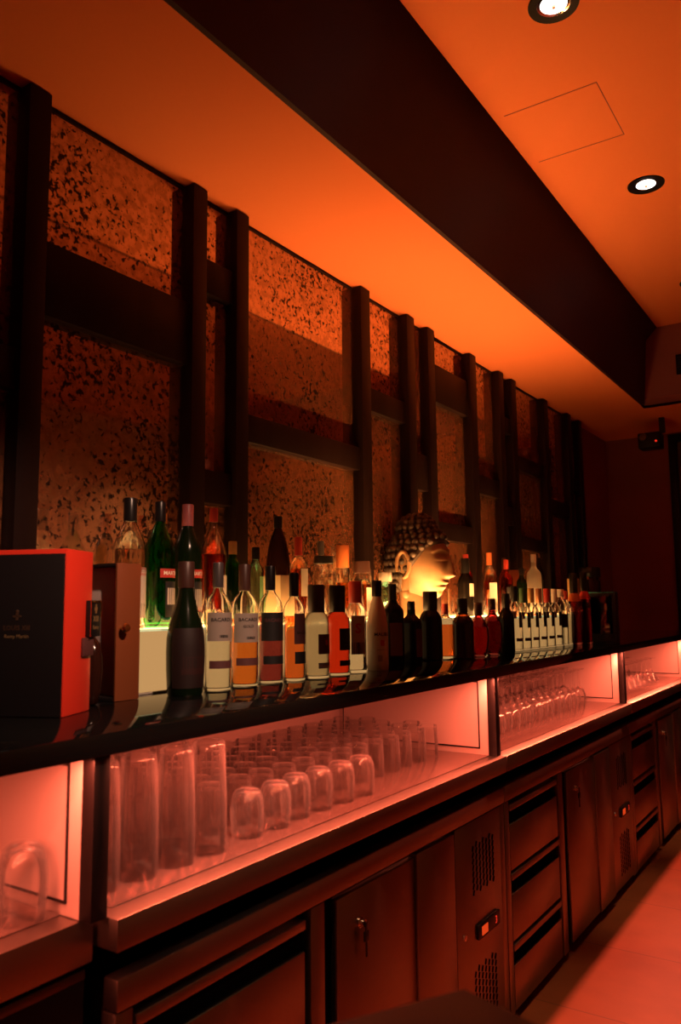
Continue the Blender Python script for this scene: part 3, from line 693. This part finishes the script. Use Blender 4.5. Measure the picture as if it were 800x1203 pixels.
# ------------------------------------------------------------------ carved head
hd = thing('statue_head', 'carved stone head with closed eyes and rows of round curls, lit from below', 'statue', (.170, 3.165, RZ), .04)
def gs(v, s): return math.exp(-(v/s)**2/2)
def head_pt(az, el):
    """az 0 = facing +x; el -pi/2..pi/2"""
    cx_, cy_, cz_ = math.cos(el)*math.cos(az), math.cos(el)*math.sin(az), math.sin(el)
    x, y, z = .140*cx_, .130*cy_, .172*cz_
    low = max(0, -cz_)
    y *= 1-.26*low**1.5
    x *= 1-.10*low**1.6 if cx_ > 0 else 1-.30*low
    f = max(0, cx_)**.7
    if cx_ > 0:
        dx = 0.0
        nz = z
        t = (.052-nz)/.102                       # nose bridge .052 down to tip -.05
        if 0 <= t <= 1: dx += (.008+.026*t**1.3)*gs(y, .010+.007*t)
        elif t > 1: dx += .034*gs(y, .016)*gs((t-1)*.102, .006)
        elif t < 0: dx += .008*gs(y, .011)*gs(t*.102, .012)
        dx += .010*gs(abs(y)-.016, .007)*gs(nz+.045, .008)                       # nostrils
        ay = abs(y); arc = .056+.012*math.sin(min(1, max(0, (ay-.008)/.075))*PI)
        dx += .0065*gs(nz-arc, .0055)*(1 if .008 < ay < .085 else .2)            # brow ridge
        dx -= .013*gs(ay-.042, .020)*gs(nz-.036, .014)                           # eye hollow
        dx += .0125*gs(ay-.043, .019)*gs(nz-.024, .0095)                         # closed lid
        dx -= .004*gs(ay-.043, .022)*gs(nz-.013, .003)
        dx += .011*gs(y, .026)*gs(nz+.080-.10*y*y/.03, .0065)                    # upper lip
        dx += .012*gs(y, .020)*gs(nz+.099, .0075)                                # lower lip
        dx -= .008*gs(y, .026)*gs(nz+.0895, .0035)
        dx -= .006*gs(y, .02)*gs(nz+.113, .007)
        dx += .014*gs(y, .024)*gs(nz+.134, .016)                                 # chin
        dx += .006*gs(ay-.06, .03)*gs(nz+.03, .035)                              # cheeks
        x += dx*min(1, f*1.4)
    return Vector((x, y, z+.232))
b = MB(); NA, NE = 200, 150
rows = []
for j in range(NE+1):
    el = -PI/2+PI*j/NE
    if j in (0, NE): rows.append([b.bm.verts.new(head_pt(0, el))])
    else: rows.append([b.bm.verts.new(head_pt(2*PI*i/NA, el)) for i in range(NA)])
for A, Bq in zip(rows, rows[1:]):
    for i in range(NA):
        k = (i+1) % NA
        if len(A) == 1: b.bm.faces.new((A[0], Bq[k], Bq[i]))
        elif len(Bq) == 1: b.bm.faces.new((A[i], A[k], Bq[0]))
        else: b.bm.faces.new((A[i], A[k], Bq[k], Bq[i]))
b.lathe([(0, 0), (.088, 0), (.090, .008), (.080, .03), (.074, .06), (.078, .11), (.07, .16), (0, .17)], 40, o=(-.018, 0, 0))
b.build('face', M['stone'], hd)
def hairline(az):
    a = abs(math.atan2(math.sin(az), math.cos(az)))
    if a < .95: return .58-.16*(a/.95)**2
    if a < 1.55: return .42-.62*((a-.95)/.6)
    return -.20-.55*min(1, (a-1.55)/.9)
b = MB(); rows = []
NA, NE = 96, 40
for j in range(NE+1):
    row = []
    for i in range(NA):
        az = 2*PI*i/NA; lo = hairline(az); el = lo+(PI/2-lo)*j/NE
        p = head_pt(az, min(el, PI/2-.001)); c0 = Vector((0, 0, .232)); v = p-c0
        row.append(b.bm.verts.new(c0+v*(1+.075*min(1, j/2.0+.05))))
    rows.append(row)
for A, Bq in zip(rows, rows[1:]):
    for i in range(NA):
        k = (i+1) % NA; b.bm.faces.new((A[i], A[k], Bq[k], Bq[i]))
b.ball((-.012, 0, .392), .085, 24, 14, (1, 1, .80))
# curls in staggered rows
el = -.75; r_ = 0
while el < 1.45:
    nn = max(5, int(2*PI*.138*math.cos(el)/.030))
    for i in range(nn):
        az = 2*PI*(i+.5*(r_ % 2))/nn
        if el < hairline(az)+.05: continue
        p = head_pt(az, el); c0 = Vector((0, 0, .232)); q = c0+(p-c0)*1.085
        b.ball(q, .0158, 12, 8)
    el += .165; r_ += 1
for j, e2 in enumerate((.15, .48, .81, 1.14, 1.5)):
    nn = max(1, int(2*PI*.088*math.cos(e2)/.029))
    for i in range(nn):
        a = 2*PI*(i+.5*(j % 2))/nn
        b.ball((-.012+.087*math.cos(e2)*math.cos(a), .087*math.cos(e2)*math.sin(a), .392+.069*math.sin(e2)), .0148, 10, 7)
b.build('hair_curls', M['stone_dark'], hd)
for s_ in (-1, 1):
    b = MB(); path = []; ye = s_*.146
    for k in range(21):
        a = PI*1.62*k/20-.55
        path.append((-.012-.030*math.cos(a), .232+.056*math.sin(a)))
    for (x0, z0), (x1, z1) in zip(path, path[1:]):
        b.cyl((x0, ye, z0), (x1, ye, z1), .0095, .0095, 10); b.ball((x1, ye, z1), .0096, 8, 6)
    b.ball((-.010, s_*.134, .232), .033, 14, 10, (.85, .45, 1.5))
    b.ball((-.006, s_*.136, .152), .023, 14, 10, (.78, .60, 2.3))
    b.ball((-.004, s_*.136, .108), .0185, 12, 8, (.9, .7, 1.2))
    b.build('ear', M['stone'], hd)

# ------------------------------------------------------------------ bar glasses
ZP = .917+.0032
def glass_mesh(name, prof, n=28):
    b = MB(); b.lathe(prof, n)
    o = b.build(name, M['barglass']); return o
def hb_prof(H, R, w=.0022):   # upturned tall glass: thick base on top, rim on the plate
    return [(R, 0), (R*.985, H*.5), (R*.90, H*.93), (R*.86, H*.985), (R*.78, H), (0, H), (0, H-.012), (R*.80, H-.014), (R*.87, H-.026), (R*.985-w, H*.5), (R-w, 0), (R, 0)]
def tm_prof(H, R, w=.0022):   # upturned tumbler with rounded shoulder
    return [(R*.90, 0), (R, H*.35), (R, H*.60), (R*.93, H*.80), (R*.78, H*.93), (R*.60, H*.985), (0, H), (0, H-.010), (R*.58, H*.90), (R*.74, H*.85), (R*.88, H*.76), (R-w, H*.58), (R-w, H*.35), (R*.90-w, 0), (R*.90, 0)]
def wg_prof(H, R):            # upturned wine glass
    return [(R*.82, 0), (R, H*.17), (R*.97, H*.30), (R*.74, H*.42), (R*.28, H*.475), (.0055, H*.53), (.0042, H*.70), (.0045, H*.93), (.012, H*.965), (R*.86, H-.002), (R*.86, H), (0, H),
            (0, H*.482), (R*.24, H*.462), (R*.70, H*.41), (R*.94, H*.295), (R*.97, H*.17), (R*.79, 0), (R*.82, 0)]
def mg_prof(H, R):            # upturned martini glass
    return [(R, 0), (R*.14, H*.44), (.0045, H*.50), (.004, H*.75), (.0045, H*.93), (.014, H*.965), (R*.66, H-.002), (R*.66, H), (0, H), (0, H*.43), (R*.10, H*.425), (R*.965, 0), (R, 0)]
def place_glasses(name, cat, prof, spots, group, label_of):
    first = None
    for k, (x, y) in enumerate(spots):
        if first is None: o = first = glass_mesh(name, prof)
        else:
            o = first.copy(); COL.objects.link(o)
        o.location = (x, y, ZP); o.rotation_euler = (0, 0, random.uniform(0, 6))
        tag(o, label_of(k), cat, group)
place_glasses('highball_glass', 'glass', hb_prof(.238, .042), [(.575, 1.06), (.580, 1.155), (.585, 1.255), (.588, 1.352)], 'upturned highball glasses',
              lambda k: ['tall upturned highball glass right beside the black post', 'tall upturned highball glass, second from the black post',
                         'tall upturned highball glass, third from the black post', 'tall upturned highball glass next to the tumblers'][k])
place_glasses('highball_glass', 'glass', hb_prof(.238, .042), [(x, y) for x in (.475, .375) for y in (1.05, 1.15, 1.25, 1.35)], 'highball glasses of the rows behind',
              lambda k: 'tall upturned highball glass standing behind the front highballs')
sp = [(.585+random.uniform(-.008, .008), 1.490+.098*k) for k in range(6)]
place_glasses('tumbler', 'glass', tm_prof(.108, .040), sp, 'upturned tumblers of the front row',
              lambda k: ['upturned rounded tumbler right beside the tall highballs', 'upturned rounded tumbler, second of the front row', 'upturned rounded tumbler, third of the front row',
                         'upturned rounded tumbler, fourth of the front row', 'upturned rounded tumbler, fifth of the front row', 'upturned rounded tumbler ending the front row at the right'][k])
sp = []
for i, x in enumerate((.492, .400, .308, .216, .124)):
    y = 1.47+.045*(i % 2)
    while y < 2.655:
        sp.append((x+random.uniform(-.006, .006), y+random.uniform(-.006, .006))); y += .093
place_glasses('straight_tumbler', 'glass', hb_prof(.112, .036), sp, 'massed tumblers behind the front row', lambda k: 'small upturned tumbler in the massed rows behind the front row')
sp = [(x+random.uniform(-.006, .006), 2.84+.088*k+(.04 if x == .40 else 0)) for x in (.50, .40, .30) for k in range(18)]
place_glasses('wine_glass', 'glass', wg_prof(.188, .036), sp, 'upturned wine glasses on the shelf', lambda k: 'upturned stemmed wine glass on the third lit shelf')
sp = [(x, 4.78+.135*k) for x in (.50, .34) for k in range(10)]
place_glasses('martini_glass', 'glass', mg_prof(.150, .054), sp, 'upturned martini glasses on the shelf', lambda k: 'upturned martini glass on the far lit shelf')
place_glasses('rounded_glass', 'glass', tm_prof(.128, .043), [(.585, .890)], None, lambda k: 'rounded upturned glass on the left lit shelf, cut by the photo edge')

# ------------------------------------------------------------------ lights
def area(name, loc, rot, sx, sy, color, power, spread=None):
    l = bpy.data.lights.new(name, 'AREA'); l.shape = 'RECTANGLE'; l.size = sx; l.size_y = sy
    l.color = color; l.energy = power
    if spread: l.spread = spread
    o = bpy.data.objects.new(name, l); COL.objects.link(o); o.location = loc; o.rotation_euler = rot
    return o
def spot(name, loc, color, power, angle, blend, r=.04, tgt=None):
    l = bpy.data.lights.new(name, 'SPOT'); l.color = color; l.energy = power; l.spot_size = angle; l.spot_blend = blend
    l.shadow_soft_size = r
    o = bpy.data.objects.new(name, l); COL.objects.link(o); o.location = loc
    if tgt: o.rotation_euler = (Vector(tgt)-Vector(loc)).to_track_quat('-Z', 'Y').to_euler()
    return o
for ya, yb in BAYS:   # red LED strips under the front edge of the counter
    area('led_strip_light', (.697, (ya+yb)/2, ZS0-.0055), (0, 0, 0), .012, yb-ya-.08, (1.0, .15, .075), 22)
for x, y in [(1.115, 1.04), (1.115, 2.42), (1.100, 3.79), (1.075, 5.17), (1.115, -.34)]:
    spot('downlight_beam', (x, y, ZU-.02), (1.0, .52, .25), 150, math.radians(26), 1.0, .04, (x-.13, y+.45, 0))

area('light_box_uplight', (.289, 3.30, RZ+.012), (0, PI-.03, 0), .012, 1.9, (1.0, .44, .13), 13, math.radians(95))
spot('accent_spotlight', (2.35, .75, 3.1), (1.0, .55, .36), 260, math.radians(30), .7, .03, (.45, 1.25, 1.40))

for y in (.2, 2.9, 5.6):  # unseen spots added to put warm reflections into the fridge steel
    spot('warm_fill_beam', (3.7, y, ZU-.02), (1.0, .50, .22), 75, math.radians(75), .8, .05, (4.5, y, 1.2))

w = bpy.data.worlds.new('World'); SC.world = w; w.use_nodes = True
w.node_tree.nodes['Background'].inputs[0].default_value = (.010, .003, .002, 1)

# ------------------------------------------------------------------ camera
cam = bpy.data.cameras.new('Camera'); co = bpy.data.objects.new('Camera', cam); COL.objects.link(co)
yaw, pitch, roll = 0.58723465, 0.11991933, -0.01096055
fw = Vector((-math.sin(yaw)*math.cos(pitch), math.cos(yaw)*math.cos(pitch), math.sin(pitch)))
rt = Vector((math.cos(yaw), math.sin(yaw), 0)); up = rt.cross(fw)
r2 = rt*math.cos(roll)+up*math.sin(roll); u2 = up*math.cos(roll)-rt*math.sin(roll)
mt = Matrix((r2, u2, -fw)).transposed().to_4x4(); mt.translation = Vector((1.85, 0, 1.45))
co.matrix_world = mt
cam.sensor_fit = 'VERTICAL'; cam.sensor_height = 36.0; cam.lens = 36.0*930.52/1203
cam.clip_start = .02; cam.clip_end = 60
cam.dof.use_dof = True; cam.dof.focus_distance = 3.0; cam.dof.aperture_fstop = 4.0
SC.camera = co

SC.view_settings.view_transform = 'Standard'; SC.view_settings.look = 'None'
SC.view_settings.exposure = 0.0; SC.view_settings.gamma = 1.0; SC.view_settings.use_curve_mapping = False
cy_ = SC.cycles
cy_.max_bounces = 18; cy_.transmission_bounces = 18; cy_.transparent_max_bounces = 48; cy_.glossy_bounces = 6; cy_.diffuse_bounces = 4
cy_.sample_clamp_indirect = 6.0; cy_.blur_glossy = 0.8; cy_.caustics_reflective = False
cy_.use_denoising = True
